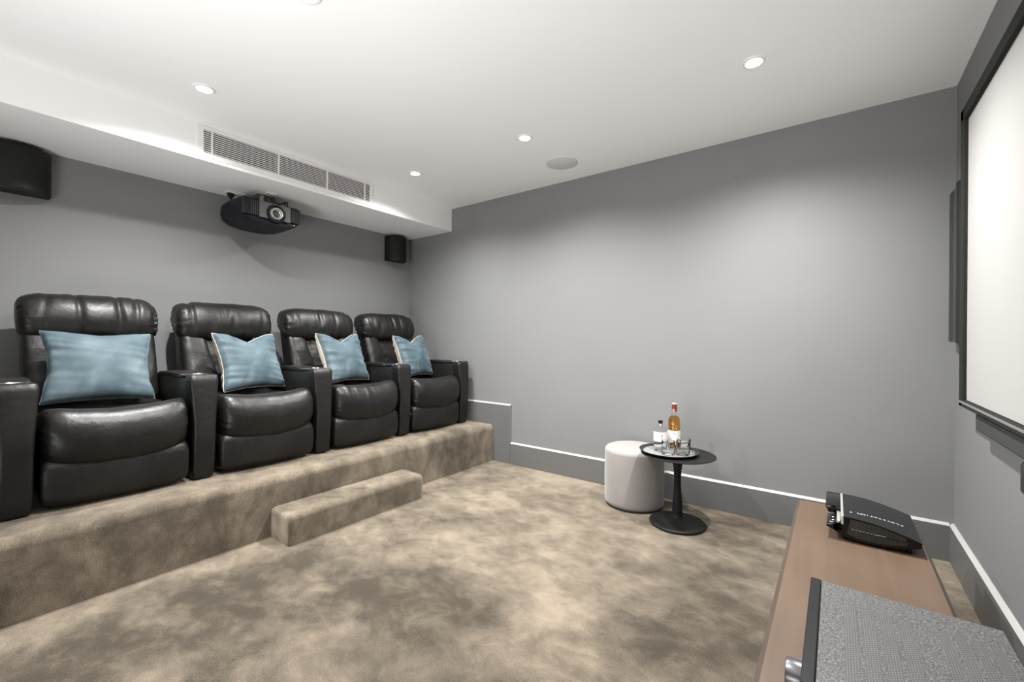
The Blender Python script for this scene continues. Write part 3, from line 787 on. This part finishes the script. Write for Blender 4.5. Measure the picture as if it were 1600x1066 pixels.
# side vent grille, recessed in the near end
sv = [(p.x*.80+.028, (p.y-.05)*.80+.052) for p in top[1:-3]]+[(p.x*.80+.028, (p.y-.05)*.86+.054) for p in bot[3:-5]]
bm = extrude_y(sv, ya-.0008, ya+.002)
g_ = obj('side_vent', bm, 'vent_mesh', t)
obj('vent_rib', tube([(.012, ya-.0012, .054), (.10, ya-.0012, .050), (.235, ya-.0012, .047)], .0016, 5), 'gloss_black', g_)
# raised slot cover on the far half of the front, buttons on the near half
obj('disc_slot_panel', extrude_y([(-.034, .090), (-.030, .098), (.022, .0985), (.022, .070), (-.022, .066)], 2.305, yb, .0015), 'gloss_black', t, True, 40)
obj('control_panel', extrude_y([(-.028, .046), (-.026, .060), (.020, .074), (.024, .040), (.0, .036)], ya, 2.303, .0015), 'gloss_black', t, True, 40)
for yy in (2.215, 2.25): obj('button', lathe([(0, 0), (.0045, 0), (.0045, .0012), (0, .0014)], 14), 'text_white', t, True); C.objects[-1].location = (-.006, yy, .0655)
obj('front_marking', box(-.018, ya+.004, .0625, .010, ya+.008, .0632), 'text_white', t); C.objects[-1].rotation_euler = (0, -.0, 0); C.objects[-1].location = (0, 0, .003)
obj('chrome_strip', box(.019, ya-.001, .066, .0275, yb-.002, .1000, .001, 1), 'satin_silver', t)
obj('chrome_lip', box(.006, ya, .064, .0195, 2.303, .078, .001, 1), 'satin_silver', t)
# lettering following the arched top, reading from the far side
line = 'PLAYSTATION 3'
n_ = len(line); bm = bmesh.new()
for k, ch in enumerate(line):
    if ch == ' ': continue
    x = .212-.160*k/(n_-1)
    # height and slope of the arch at x
    best = min(range(len(top)-1), key=lambda i: abs(top[i].x-x)); p_, q_ = top[best], top[best+1]
    z = p_.y+(q_.y-p_.y)*(x-p_.x)/(q_.x-p_.x); sl_ = math.atan2(q_.y-p_.y, q_.x-p_.x)
    join(bm, text_bm(ch, .0165, Matrix.Translation((x, 2.256+.045*max(0, x-.06)/.15, z+.0003)) @ Matrix.Rotation(-sl_, 4, 'Y') @ Matrix.Rotation(PI, 4, 'Z') @ Matrix.Diagonal((1.15, 1.0, 1, 1))))
obj('lettering', bm, 'text_white', t)
# faint silver print on the side vent, letters then a dash
bm = bmesh.new()
for k in range(7):
    x = .052+.0115*k; L = .008 if k < 6 else .034
    box(x, ya-.0030, .0525-.0004*k, x+L, ya-.0014, .0552-.0004*k, 0, 1, bm)
obj('side_print', bm, 'text_grey', t)

# ---------------------------------------------------------------- receiver
t = thing('av_receiver', 'black receiver with speckled grey perforated top at the bottom right corner', 'receiver', (0, 0, CZ))
ya, yb, xa, xb, zt = .957, 1.395, -.028, .294, .170
obj('case', box(xa, ya+.003, .016, xb-.002, yb-.003, zt-.004), 'black_plastic', t)
tp = obj('top_cover', box(xa+.001, ya, zt-.004, xb, yb, zt, .001, 1), 'dusty', t)
for sx in (xa+.05, xb-.05):
    for sy in (ya+.06, yb-.06): obj('foot', lathe([(0, 0), (.022, 0), (.020, .017), (0, .017)], 20, sx, sy), 'black_plastic', t, True, 40)
obj('front_panel', box(xa-.022, ya-.003, .014, xa, yb, zt+.003, .002, 2), 'black_plastic', t)
K = obj('volume_knob', xform(lathe([(0, -.028), (.026, -.028), (.0285, -.025), (.0285, 0)], 40), Matrix.Translation((xa-.022, 1.035, .128)) @ Matrix.Rotation(PI/2, 4, 'Y')), 'grey_gunmetal', t, True, 40)
obj('display_window', box(xa-.0235, 1.10, .075, xa-.021, 1.28, .12), 'gloss_black', t)
kk = 0
for x in (.021, .053, .085, .117, .182, .208, .234, .260):
    wd = .024
    if x > .15: wd = .019
    vp = obj('vent_panel', box(-wd/2, -.155, 0, wd/2, .155, .0006), 'perf', tp); vp.location = (x+wd/2-.004, (ya+yb)/2-.02, zt+.0002)
for (x, y) in ((xb-.01, yb-.12), (xb-.01, ya+.1)): obj('screw', lathe([(0, .0015), (.003, .0012), (.003, 0)], 12, x, y), 'chrome', tp); C.objects[-1].location.z = zt
